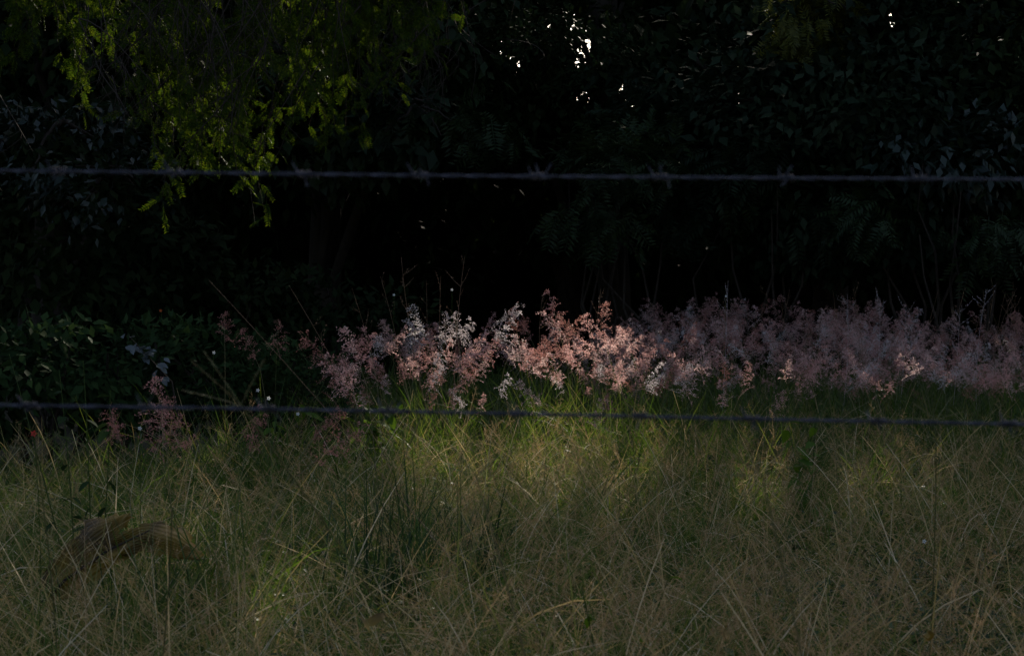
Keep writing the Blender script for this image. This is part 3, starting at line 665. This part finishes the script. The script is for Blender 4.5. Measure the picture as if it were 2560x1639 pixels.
def pink_grass():
    g = 'pink grass plants in the sunlit patch'
    # individually recognisable plants
    for px, py, Y, lab, hd, mat in [
        (880, 860, 5.6, 'soft-focus rosy pink plume left of the sunlit patch', 7, None),
        (994, 840, 9.2, 'leftmost brightly sunlit orange-pink flower cluster standing apart', 5, None),
        (1104, 872, 9.0, 'large sunlit pink plume cluster below the thin dry stalks', 8, None),
        (1169, 818, 9.4, 'whitish narrow sunlit head rising at the centre of the patch', 3, 'pale'),
        (1192, 866, 9.0, 'dusty pink plume between the whitish head and tallest plume', 6, None),
        (1274, 782, 9.6, 'tallest pale pink plume rising above its neighbours near centre', 4, 'pale'),
        (1300, 868, 9.0, 'broad sunlit pink plume below the tallest pale plume', 7, None),
        (1350, 868, 9.0, 'reddish plume at right of the sunlit patch centre', 5, 'red'),
        (1461, 855, 9.2, 'sunlit pale pink plume at the right end of the patch', 6, None),
        (1508, 780, 9.8, 'tall upright plume with a rounded top against the black hollow', 4, None),
        (1425, 890, 8.6, 'small sunlit pink head leaning left at right of the patch', 3, None),
        (1044, 925, 8.6, 'low sunlit pink plume left of centre in the green grass', 4, None),
        (962, 955, 8.2, 'low pale plume beside the bright green broad leaves', 4, None),
        (1157, 955, 8.0, 'low pale pink head in green grass at the centre', 2, None),
        (1130, 990, 7.8, 'lowest bright pink head just above the lower wire', 2, None),
        (1321, 978, 6.4, 'dim rounded pink plume above the lower wire', 3, None),
        (1590, 855, 9.2, 'arching pink plume between sunlit patch and shaded band', 6, None),
        (1400, 800, 10.4, 'reddish shaded plume behind the reddish lit plume', 4, 'red'),
        (1807, 972, 7.0, 'single arching pink head above the lower wire right of centre', 1, None),
        (1676, 923, 7.4, 'dusky rose head in the green grass right of centre', 2, 'red'),
        (1724, 943, 7.2, 'small rose head beside the dusky rose one', 1, None),
        (1951, 995, 6.6, 'slender faded head leaning right above the lower wire', 1, None),
        (2342, 911, 7.6, 'upright pink head before the pink band at far right', 2, None),
        (1728, 828, 8.8, 'small orange-tinted sunlit head in front of the pink band', 1, 'red'),
        (1809, 911, 7.8, 'narrow brick red head among green blades right of centre', 1, 'red'),
        (561, 808, 8.4, 'dark red feathery head against the black hollow', 1, 'red'),
        (618, 850, 7.4, 'lower dark red feathery head left of centre', 2, 'red'),
        (697, 826, 8.6, 'small orange-red drooping head left of the plume', 1, 'red'),
        (395, 985, 4.4, 'near blurred pale pink head crossing the lower wire at left', 1, 'pink'),
        (440, 1050, 4.2, 'near blurred rosy head hanging below the lower wire at left', 2, 'red'),
        (285, 1052, 4.2, 'near dusky red head below the lower wire farthest left', 2, 'red'),
        (640, 1055, 4.6, 'near red-brown head under the star-shaped seed head', 2, 'red'),
        (1263, 955, 8.0, 'short pale head between low plumes near the centre', 2, 'pale'),
        (2545, 800, 10.5, 'dark rosy head at the right edge above the band', 3, 'red')]:
        pink_plant(px, py, Y, lab, g if 'sunlit' in lab else None, hd, mat, .06 if 'soft-focus' in lab else .12)
    for _ in range(17):
        pink_plant(R.uniform(960, 1560), R.uniform(800, 868), R.uniform(9.6, 11.4), 'smaller pink grass plant filling in between the big sunlit plumes', g, int(R.integers(2, 5)))
    for _ in range(30):
        pink_plant(R.uniform(1600, 2600), R.uniform(880, 965), R.uniform(7.4, 9.4), 'sparse pink grass plant in green grass before the shaded band', 'scattered pink grass plants before the band', int(R.integers(1, 3)), None, .1)
    BAND = ('pink grass plant, %s of shaded band, just right of the sunlit patch', 'pink grass plant, %s of shaded band, behind the single arching head',
            'pink grass plant, %s of shaded band, under its tallest brown stalks', 'pink grass plant, %s of shaded band, beside the dark gap',
            'pink grass plant, %s of shaded band, below the tall white-seeded stalk', 'pink grass plant, %s of shaded band, running past the right edge')
    n = 0
    while n < 205:
        px = R.uniform(1480, 2720); Y = R.uniform(9.6, 14.5)
        top = 800 - 25 * math.sin((px - 1500) / 260.) + (45 if 2160 < px < 2240 else 0) + (30 if px < 1620 else 0)
        py = top - 8 + 112 * (14.5 - Y) / 4.9 + abs(R.normal()) * 32 - 20
        far = px > 2200
        pink_plant(px, py, Y, BAND[min(4, int((px - 1480) // 250)) if px < 2600 else 5] % ('front edge' if Y < 11.2 else 'back' if Y > 12.9 else 'middle'),
                   'pink grass plants in the shaded band', int(R.integers(3, 6)), None, .13)
        n += 1
pink_grass()

# ------------------------------------------------------------------ dry seed stalks, star heads
def seed_stalk(px0, py0, px1, py1, Y, label, r=.0022, branches=7, mat='brown_stalk', group='thin dry seed stalks'):
    top = at(px0, py0, Y); bot = at(px1, py1, Y)
    g = float(gz(bot[0], Y)); d = unit(bot - top)
    if bot[2] > g: bot = bot + d * ((bot[2] - g) / max(.2, -d[2]))
    root = tag(link('seed_stalk', None, None, bot), label, 'dry stalk', group)
    mb = MB(); t = np.linspace(0, 1, 12)[:, None]
    C = bot + (top - bot) * t + (t * (1 - t)) * np.array((R.normal() * .12, 0, 0)) - bot
    tubes(mb, C[None], np.linspace(r, r * .35, 12)[None], 4); mb.build('stem', M[mat], root)
    hm = MB()
    for _ in range(branches):
        u = R.uniform(.45, .98); p = np.array([np.interp(u, t[:, 0], C[:, i]) for i in range(3)])
        e = p + unit(np.array((R.normal() * .6, R.normal() * .4, 1))) * R.uniform(.05, .16)
        Cb = np.stack((p, (p + e) / 2 + np.array((R.normal() * .01, 0, -.01)), e))
        tubes(hm, Cb[None], np.array((r * .5, r * .4, r * .25))[None], 3)
        k = 8; uu = R.uniform(.2, 1, (k, 1)); P = p + (e - p) * uu
        leaves(hm, P, rdir(k), rdir(k), np.full(k, .009), np.full(k, .005))
    if hm.n: tag(hm.build('seed_head', M[mat], root), kind='stuff')

def star_head(px, py, Y, tips, label, foot):
    c = at(px, py, Y); f = at(foot[0], foot[1], Y + foot[2]); g = float(gz(f[0], f[1]))
    d = unit(f - c); f = c + d * ((c[2] - g) / max(.2, -d[2])) if d[2] < -.05 else f
    root = tag(link('star_seed_head', None, None, f), label, 'seed head', 'star-shaped seed heads')
    t = np.linspace(0, 1, 10)[:, None]
    C = f + (c - f) * t + (t * (1 - t)) * np.array((.04, .02, .05)) - f
    MB_ = MB(); tubes(MB_, C[None], np.linspace(.0014, .0010, 10)[None], 5); MB_.build('stalk', M['stalk'], root, True)
    for tx, ty in tips:
        e = at(tx, ty, Y + R.normal() * .03)
        mb = MB(); tt = np.linspace(0, 1, 14)[:, None]
        Cs = c + (e - c) * tt - (tt * tt) * np.array((0, 0, .004)) - f
        tubes(mb, Cs[None], np.linspace(.0004, .0003, 14)[None], 4)
        k = 60; u = np.sort(R.uniform(.08, 1, k)); P = np.stack([np.interp(u, tt[:, 0], Cs[:, i]) for i in range(3)], -1)
        ax = unit(e - c); dd = unit(rdir(k) * .6 + ax)
        leaves(mb, P, dd, rdir(k), R.uniform(.003, .0045, k), R.uniform(.0007, .0012, k))
        mb.build('spike', M['stalk'], root)

def stalks():
    for a in [(1003, 642, 1056, 915, 9.6, 'tall brown dry stalk left of the tallest one', .0026, 9), (951, 690, 985, 860, 9.8, 'thin dry stalk leaning at the left of the stalk group', .002, 6),
              (1162, 640, 1150, 900, 9.5, 'tallest straight dry stalk above the sunlit patch', .0026, 9), (1102, 690, 1110, 900, 10, 'slender dry stalk between the two tall ones', .0018, 6),
              (1066, 700, 1068, 890, 10.2, 'faint dry stalk behind the two tall ones', .0016, 6), (880, 720, 930, 900, 10.2, 'short dry stalk above the rosy plume', .0018, 6),
              (1355, 745, 1365, 900, 10.4, 'short dry stalk right of the tallest pale plume', .0018, 6), (1502, 722, 1500, 890, 10.2, 'dry spike standing up from the rounded plume', .0024, 8),
              (522, 700, 744, 970, 3.6, 'long arching seed spike crossing the scrub at left', .0012, 0), (722, 712, 810, 880, 6.0, 'long thin spike left of the rosy plume', .0016, 3)]:
        seed_stalk(*a)
    for _ in range(26):
        px = R.uniform(1500, 2560); Y = R.uniform(10.5, 13)
        seed_stalk(px, R.uniform(715, 775), px + R.normal() * 25, 880, Y, 'fine brown stalk poking above the shaded pink band', .0017, 5, 'brown_stalk', 'fine stalks above the pink band')
    for px, py, hh in ((2468, 722, .0), (2200, 745, 0), (1820, 700, 0), (2118, 735, 0), (2400, 770, 0), (2265, 765, 0)):
        lab = {2468: 'tallest white-seeded stalk at far right of the band', 2200: 'white-seeded stalk beside the dark gap in the band', 1820: 'white-seeded stalk rising above the middle of the band', 2118: 'white-seeded stalk left of the dark gap in the band',
               2400: 'short white-seeded stalk left of the tallest one', 2265: 'short white-seeded stalk just right of the dark gap'}[px]
        seed_stalk(px, py, px - 10, 900, 11.0, lab, .0016, 12, 'pale', 'white-seeded stalks')
    star_head(602, 1013, 1.75, [(480, 895), (510, 870), (661, 890), (457, 968), (465, 1018)], 'large near star-shaped seed head just above the lower wire', (760, 1260, .3))
    star_head(2070, 960, 5.2, [(2005, 940), (2030, 900), (2095, 905), (2130, 925), (2010, 975)], 'distant star-shaped seed head before the pink band', (2080, 1100, .1))
    star_head(430, 1275, 2.3, [(470, 1205), (360, 1240), (415, 1190), (520, 1262), (350, 1290)], 'star-shaped seed head above the dead leaf', (410, 1480, .2))
    star_head(2340, 1050, 2.6, [(2280, 1000), (2265, 1040), (2380, 985), (2420, 1020)], 'star-shaped seed head by the lower wire at right', (2330, 1300, .2))
    star_head(1905, 1190, 1.6, [(1820, 1120), (1850, 1090), (1960, 1110), (2010, 1150), (1800, 1180)], 'blurred near star-shaped seed head right of centre', (1960, 1500, .1))
    star_head(1190, 1190, 1.9, [(1130, 1110), (1180, 1095), (1250, 1130), (1110, 1160)], 'blurred near star-shaped seed head below the lower wire centre', (1260, 1500, .1))
    star_head(90, 1130, 2.4, [(40, 1060), (90, 1040), (150, 1075), (20, 1110)], 'star-shaped seed head at the left edge', (110, 1400, .2))
stalks()

# ------------------------------------------------------------------ tall dark grass tuft in front
def dark_tufts():
    for px, Y, h, n, lab in ((960, 4.6, .66, 75, 'tall dark green grass clump crossed by the lower wire'), (1060, 4.9, .55, 50, 'second dark green grass clump right of the tall one'),
                             (1170, 5.2, .5, 40, 'thin dark green grass clump near centre'), (350, 4.2, .4, 70, 'green grass clump behind the dead leaf')):
        x = (px - 1280) / FPX * Y; b = np.array((x, Y, float(gz(x, Y))))
        root = tag(link('grass_clump', None, None, b), lab, 'grass clump', 'dark grass clumps')
        mb = MB(); xx = x + R.normal(size=n) * .10; yy = Y + R.normal(size=n) * .12
        C = arc(xx, yy, R.uniform(.6, 1.05, n) * h, R.uniform(0, .28, n), R.uniform(0, 6.28, n), R.uniform(0, .7, n), 6) - b
        ribbons(mb, C, np.array((.9, 1, .95, .8, .5, .1)) * R.uniform(.002, .0038, n)[:, None], rdir(n))
        mb.build('blade', M['clump'], root)['kind'] = 'stuff'
dark_tufts()

# ------------------------------------------------------------------ leafy plants
def big_leaf_mesh(seed, L=1.0, W=.5, curl=.25):
    r = np.random.default_rng(seed); m = 7
    t = np.linspace(0, 1, m); w = W * .5 * np.sin(math.pi * t ** .8) ** .8; w[0] = .02; w[-1] = .004
    z = -curl * t ** 2 + r.normal() * .03 * np.sin(t * 6)
    V = np.stack([np.stack((t * L, s * w, z + abs(s) * w * .35), -1) for s in (-1, 0, 1)], 1).reshape(-1, 3)
    i = np.arange(m - 1) * 3
    F = np.concatenate((np.stack((i, i + 3, i + 4, i + 1), -1), np.stack((i + 1, i + 4, i + 5, i + 2), -1)))
    return V, F

def leafy_plant(px, py, Y, label, n, size, mat, height=None, spread=.1, name='leafy_plant', group=None, tilt=.3):
    c = at(px, py, Y); g = float(gz(c[0], Y)); b = np.array((c[0], Y, g)); H = max(.08, c[2] - g)
    root = tag(link(name, None, None, b), label, 'plant', group)
    mb = MB(); t = np.linspace(0, 1, 7)[:, None]
    tips = [np.array((R.normal() * spread, R.normal() * spread * .6, H * R.uniform(.75, 1.05))) for _ in range(max(2, n // 7))]
    Cs = [tp * t + np.sin(t * 3) * R.normal(size=3) * .012 for tp in tips]
    for C in Cs: tubes(mb, C[None], np.linspace(.003, .0012, 7)[None], 4)
    mb.build('stem', M['green_grass'], root)
    ms = []
    for k in range(3):
        V, F = big_leaf_mesh(300 + k, 1, R.uniform(.42, .58), R.uniform(.1, .4)); ms.append(MB().add(V, F).mesh('leaf', mat, True))
    for k in range(n):
        C = Cs[k % len(Cs)]; u = R.uniform(.3, 1.0); p = [np.interp(u, t[:, 0], C[:, i]) for i in range(3)]
        link('leaf', ms[k % 3], root, p, (R.normal() * .3, R.normal() * .4 + tilt, R.uniform(0, 6.28)), size * R.uniform(.7, 1.2))

def leafy():
    leafy_plant(2020, 1055, 6.2, 'young plant with yellow-green paired leaves at the lower wire', 30, .075, M['bright_leaf'], spread=.09)
    leafy_plant(1995, 1200, 6.2, 'low yellowing leafy plant in straw grass right of centre', 14, .05, M['olive'], spread=.08)
    leafy_plant(905, 985, 8.4, 'bright green broad-leaved plant left in the sunlit patch', 52, .12, M['bright_leaf'], spread=.16)
    leafy_plant(970, 970, 8.3, 'second bright green broad-leaved plant under the pale plume', 26, .10, M['bright_leaf'], spread=.14)
    leafy_plant(720, 990, 7.8, 'green leafy weed behind the lower wire left of centre', 18, .07, M['bright_leaf'], spread=.1)
    leafy_plant(235, 935, 4.6, 'tall thin weed with small knotted leaves at left', 16, .05, M['scrub'], spread=.1)
    leafy_plant(195, 890, 4.9, 'angular branching weed with pale leaves left of the thin weed', 16, .05, M['scrub'], spread=.2)
    leafy_plant(2420, 1330, 4.9, 'dark clover-like weed cluster at lower right', 120, .04, M['clump'], spread=.3)
    leafy_plant(1760, 1090, 7.6, 'dark round-leaved weed just below the lower wire', 10, .06, M['scrub'], spread=.05)
    leafy_plant(1520, 1400, 3.2, 'small bright weed in the gap between blurred seed heads', 14, .03, M['bright_leaf'], spread=.05)
    leafy_plant(540, 1300, 4.9, 'small green weed right of the dead leaf', 10, .03, M['bright_leaf'], spread=.05)
    # streak of leaves on the scrub, their reflected glint painted as pale colour
    a, b_, Y = (318, 835), (430, 955), 8.4
    p0 = at(*a, Y); p1 = at(*b_, Y); g = float(gz(p1[0], Y)); base = np.array((p1[0] + .1, Y, g))
    root = tag(link('glinting_branch', None, None, base), 'arching branch of glossy leaves with painted pale glint on the left scrub', 'branch')
    t = np.linspace(0, 1, 9)[:, None]
    C = np.concatenate((base[None], p1 + (p0 - p1) * t)) - base
    mb = MB(); tubes(mb, C[None], np.linspace(.006, .002, 10)[None], 4); mb.build('stem', M['twig'], root)
    V, F = big_leaf_mesh(401, 1, .42, .15); lm = MB().add(V, F).mesh('leaf', M['painted_glint'], True)
    for k in range(30):
        u = R.uniform(.12, 1); p = [np.interp(u, np.linspace(0, 1, 10), C[:, i]) for i in range(3)]
        link('leaf', lm, root, np.array(p) + R.normal(size=3) * .025, (R.uniform(.25, .75), R.uniform(-.2, .5), R.uniform(-2.6, -1.2) + .6), R.uniform(.06, .10))
leafy()

def flowers():
    ym = M['olive']
    def daisy(px, py, Y, label, mat, size, petals=6, group=None):
        c = at(px, py, Y); g = float(gz(c[0], Y)); b = np.array((c[0], Y, g))
        root = tag(link('wild_flower', None, None, b), label, 'flower', group)
        mb = MB(); t = np.linspace(0, 1, 6)[:, None]; top = c - b
        C = top * t + np.sin(t * 3.1) * np.array((R.normal() * .02, 0, 0)); tubes(mb, C[None], np.full((1, 6), .0012), 3); mb.build('stem', M['green_grass'], root)
        pm = MB(); a = np.arange(petals) * 2 * math.pi / petals
        D = np.stack((np.cos(a), -.35 + 0 * a, np.sin(a)), -1)
        leaves(pm, np.repeat(top[None], petals, 0), D, np.repeat(np.array((0, -1., .3))[None], petals, 0), np.full(petals, size), np.full(petals, size * .6))
        pm.build('petal', mat, root); cm = MB()
        tubes(cm, np.array([[top + (0, .002, 0), top - (0, .004, 0)]]), np.array([[size * .35, size * .1]]), 6); cm.build('flower_centre', ym, root)
    daisy(402, 776, 9.0, 'tiny orange flower glowing against the dark hollow at left', M['orange'], .012, 5)
    daisy(85, 1083, 3.6, 'small red flower in the grass at the left edge', M['red_petal'], .010, 5)
    for px, py, Y, lab in ((745, 1034, 5.0, 'white daisy hanging just under the lower wire'), (672, 995, 6.5, 'white daisy on the dark scrub above the lower wire'), (535, 881, 8.0, 'small white flower on the scrub behind the star head'),
                           (350, 1070, 4.5, 'white daisy between near rosy heads'), (645, 975, 7, 'pair flower, left white bud by the scrub daisy'), (1130, 724, 9.5, 'single white floret beside the tallest stalk'),
                           (985, 737, 9.6, 'single white floret beside the left dry stalk'), (1815, 740, 10.6, 'white floret pair above the pink band'), (2310, 1352, 4.4, 'pale flower low in the dark weeds at lower right')):
        daisy(px, py, Y, lab, M['petal'], .008 * (1 + .4 * (Y > 6)), 5, 'small white flowers')
flowers()

# ------------------------------------------------------------------ dead leaf lying in the grass
def dead_leaf():
    Y = 4.3; b = at(300, 1390, Y)
    root = tag(link('dead_leaf', None, None, b), 'big crumpled brown ribbed dead leaf lying in the lower left grass', 'leaf')
    k = Y / FPX
    def lobe(name, spine, widths, tipz, up, ribs=12):
        # spine: photo offsets (dx, dz) from the base in px; sheet ribbed along its length
        sp = np.array(spine, float); m = 26; t = np.linspace(0, 1, m); q = ribs * 4 + 1
        sx = np.interp(t, np.linspace(0, 1, len(sp)), sp[:, 0]); sz = np.interp(t, np.linspace(0, 1, len(sp)), sp[:, 1])
        wd = np.interp(t, np.linspace(0, 1, len(widths)), widths); v = np.linspace(-1, 1, q)
        d = np.gradient(np.stack((sx, sz), -1), axis=0); d /= np.linalg.norm(d, axis=1, keepdims=True); nx, nz_ = -d[:, 1], d[:, 0]
        X = sx[:, None] + nx[:, None] * wd[:, None] * v; Z = sz[:, None] + nz_[:, None] * wd[:, None] * v
        Yy = -up * (1 - v[None, :] ** 2) * wd[:, None] + 1.9 * np.cos(v[None, :] * math.pi * ribs) * np.minimum(1, wd[:, None] / 25) + .55 * Z + 4 * np.sin(t * 9)[:, None]
        tear = R.normal(size=(m, 1)) * 8 * np.abs(v[None, :]) ** 4
        X = X + tear + 3.5 * np.sin(7 * t + 2 * np.pi * R.random())[:, None] * v + R.normal(size=X.shape) * .5
        Z = Z + R.normal(size=(m, 1)) * 4 * np.abs(v[None, :]) ** 5 + 4 * np.sin(11 * t)[:, None] * v ** 2
        Yy = Yy + 9 * np.sin(5 * t[:, None] + 3 * v[None, :]) + 6 * np.sin(9 * t[:, None] - 5 * v[None, :])
        V = np.stack((X, Yy, Z), -1) * k
        i = (np.arange(m - 1)[:, None] * q + np.arange(q - 1)[None, :]).ravel()
        vc = np.abs(v[(i % q)]); tc = t[i // q]; side = np.sign(v[(i % q)])
        torn = (vc > .55 + .4 * np.abs(np.sin(13 * tc + side * 2 + len(spine))) ** .5) | ((vc > .2) & (R.random(len(i)) < .008))
        i = i[~torn]
        o = MB().add(V, np.stack((i, i + 1, i + 1 + q, i + q), -1)).build(name, M['dead_leaf'], root, True)
        md = o.modifiers.new('thickness', 'SOLIDIFY'); md.thickness = .0012
        return o
    lobe('leaf_lobe', [(-175, -70), (-120, -10), (-55, 50), (8, 100)], (22, 44, 50, 3), 0, .35)
    lobe('leaf_lobe', [(-90, -10), (-10, 22), (60, 50), (130, 30), (205, 0)], (12, 26, 40, 42, 8), 0, .6)
    lobe('leaf_lobe', [(-160, -110), (-90, -50), (10, 10), (90, 62)], (16, 26, 20, 6), 0, .5, 5)
    mb = MB(); C = np.array(((-200, -60, -130), (-120, -50, -50), (-20, -40, 20), (80, -22, 68))) * k
    tubes(mb, C[None], np.array((.006, .005, .004, .002))[None], 6); mb.build('midrib', M['twig'], root, True)
    # small dry leaf curls elsewhere
    for px, py, Y2, lab in ((1815, 1595, 2.9, 'small brown curled dead leaf at the bottom edge right of centre'), (2330, 1590, 2.9, 'small reddish curled dead leaf in the lower right grass'), (910, 1560, 2.9, 'small curled dead leaf at the bottom left of centre')):
        p = at(px, py, Y2); p[2] = max(p[2], float(gz(p[0], Y2)) + .05)
        V, F = big_leaf_mesh(410, .06, .02, .03)
        o = MB().add(V, F).build('dead_leaf', M['dead_leaf'], None, True); o.location = p; o.rotation_euler = (1.0, -.4, R.uniform(0, 6)); tag(o, lab, 'leaf', 'small dead leaves')
dead_leaf()

# ------------------------------------------------------------------ barbed wire
def barbed_wire(pts, barbs, label, lean):
    """pts: photo pixels along the wire at 1.25 m"""
    Y = 1.25
    A, Bq = at(*pts[0], Y), at(*pts[-1], Y)
    xs = np.array([at(*p, Y)[0] for p in pts]); zs = np.array([at(*p, Y)[2] for p in pts])
    X = np.linspace(-3.2, 3.2, 1700)
    co = np.polyfit(xs, zs, 1)
    inside = np.interp(X, xs, zs); lin = np.polyval(co, X)
    wgt = sstep(.75, .5, np.abs(X)); Z = inside * wgt + lin * (1 - wgt)
    Z = np.convolve(np.pad(Z, 60, 'edge'), np.ones(121) / 121, 'valid')
    root = tag(link('barbed_wire', None, None, (0, Y, float(np.interp(0, X, Z)))), label, 'wire', 'barbed wires of the fence')
    o = np.array((0, Y, float(np.interp(0, X, Z))))
    ph = X * 2 * math.pi / .042
    for s in (0, math.pi):
        C = np.stack((X, Y + .0009 * np.cos(ph + s), Z + .0009 * np.sin(ph + s)), -1) - o
        mb = MB(); tubes(mb, C[None], np.full((1, len(X)), .00092), 6); mb.build('wire_strand', M['wire'], root, True)
    for bx, angs in barbs:
        x = at(bx, 430, Y)[0]; z = float(np.interp(x, X, Z)); mb = MB()
        # two short wires wound round the strands, each with two cut ends
        for kx, (a0, a1) in enumerate(angs):
            x0 = x + (kx - .5) * .007
            t = np.linspace(0, 1, 22); th = a0 + t * (4 * math.pi + a1)
            coil = np.stack((x0 + (t - .5) * .006, .0028 * np.cos(th), .0028 * np.sin(th)), -1)
            e0 = coil[0] + np.array((-.003, 0, 0)) + np.array((R.normal() * .3, np.cos(a0) * .8, np.sin(a0) * 1.2)) * .0072
            e1 = coil[-1] + np.array((.003, 0, 0)) + np.array((R.normal() * .3, np.cos(th[-1]) * .8, np.sin(th[-1]) * 1.2)) * .0072
            C = np.concatenate((e0[None], coil, e1[None])) + np.array((0, Y, z)) - o
            W = np.full(len(C), .0008); W[0] = W[-1] = .0004
            tubes(mb, C[None], W[None], 5)
        mb.build('barb', M['wire'], root, True)

def fence():
    up = [((1.7, .1), (2.0, 1.2)), ((1.5, 3.0), (1.2, 2.8)), ((1.57, 1.2), (4.4, .4))]
    f = lambda L: [(x, [(R.uniform(.9, 2.2), R.uniform(-.6, 3.4)), (R.uniform(.9, 5.4), R.uniform(-.4, 3.2))]) for x in L]
    t = [-760, -460, -155, 145, 440, 762, 1050, 1345, 1650, 1965, 2300, 2600, 2900, 3200]
    b = [-815, -520, -220, 80, 372, 672, 972, 1295, 1600, 1880, 2190, 2520, 2820, 3130]
    barbed_wire([(0, 424), (640, 436), (1280, 441), (1920, 446), (2560, 449)], f(t), 'upper rusty grey barbed wire strand crossing the dark trees', 0)
    barbed_wire([(0, 1011), (640, 1021), (1280, 1033), (1920, 1047), (2560, 1063)], f(b), 'lower barbed wire strand crossing the grass', 0)
    for sx, lab in ((-3.2, 'weathered fence post carrying the wires beyond the left edge'), (3.2, 'weathered fence post carrying the wires beyond the right edge')):
        b0 = np.array((sx, 1.29, float(gz(sx, 1.29))))
        root = tag(link('fence_post', None, None, b0), lab, 'fence post', 'fence posts')
        mb = MB(); tt = np.linspace(0, 1, 8)
        C = np.stack((.015 * np.sin(tt * 4), 0 * tt, -.3 + 1.62 * tt), -1)
        tubes(mb, C[None], (.042 - .006 * tt)[None], 10)
        mb.add(C[-1] + np.stack((.036 * np.cos(np.arange(10) * .6283), .036 * np.sin(np.arange(10) * .6283), np.zeros(10)), -1), np.arange(10)[None])
        mb.build('post', M['post'], root, True)
fence()
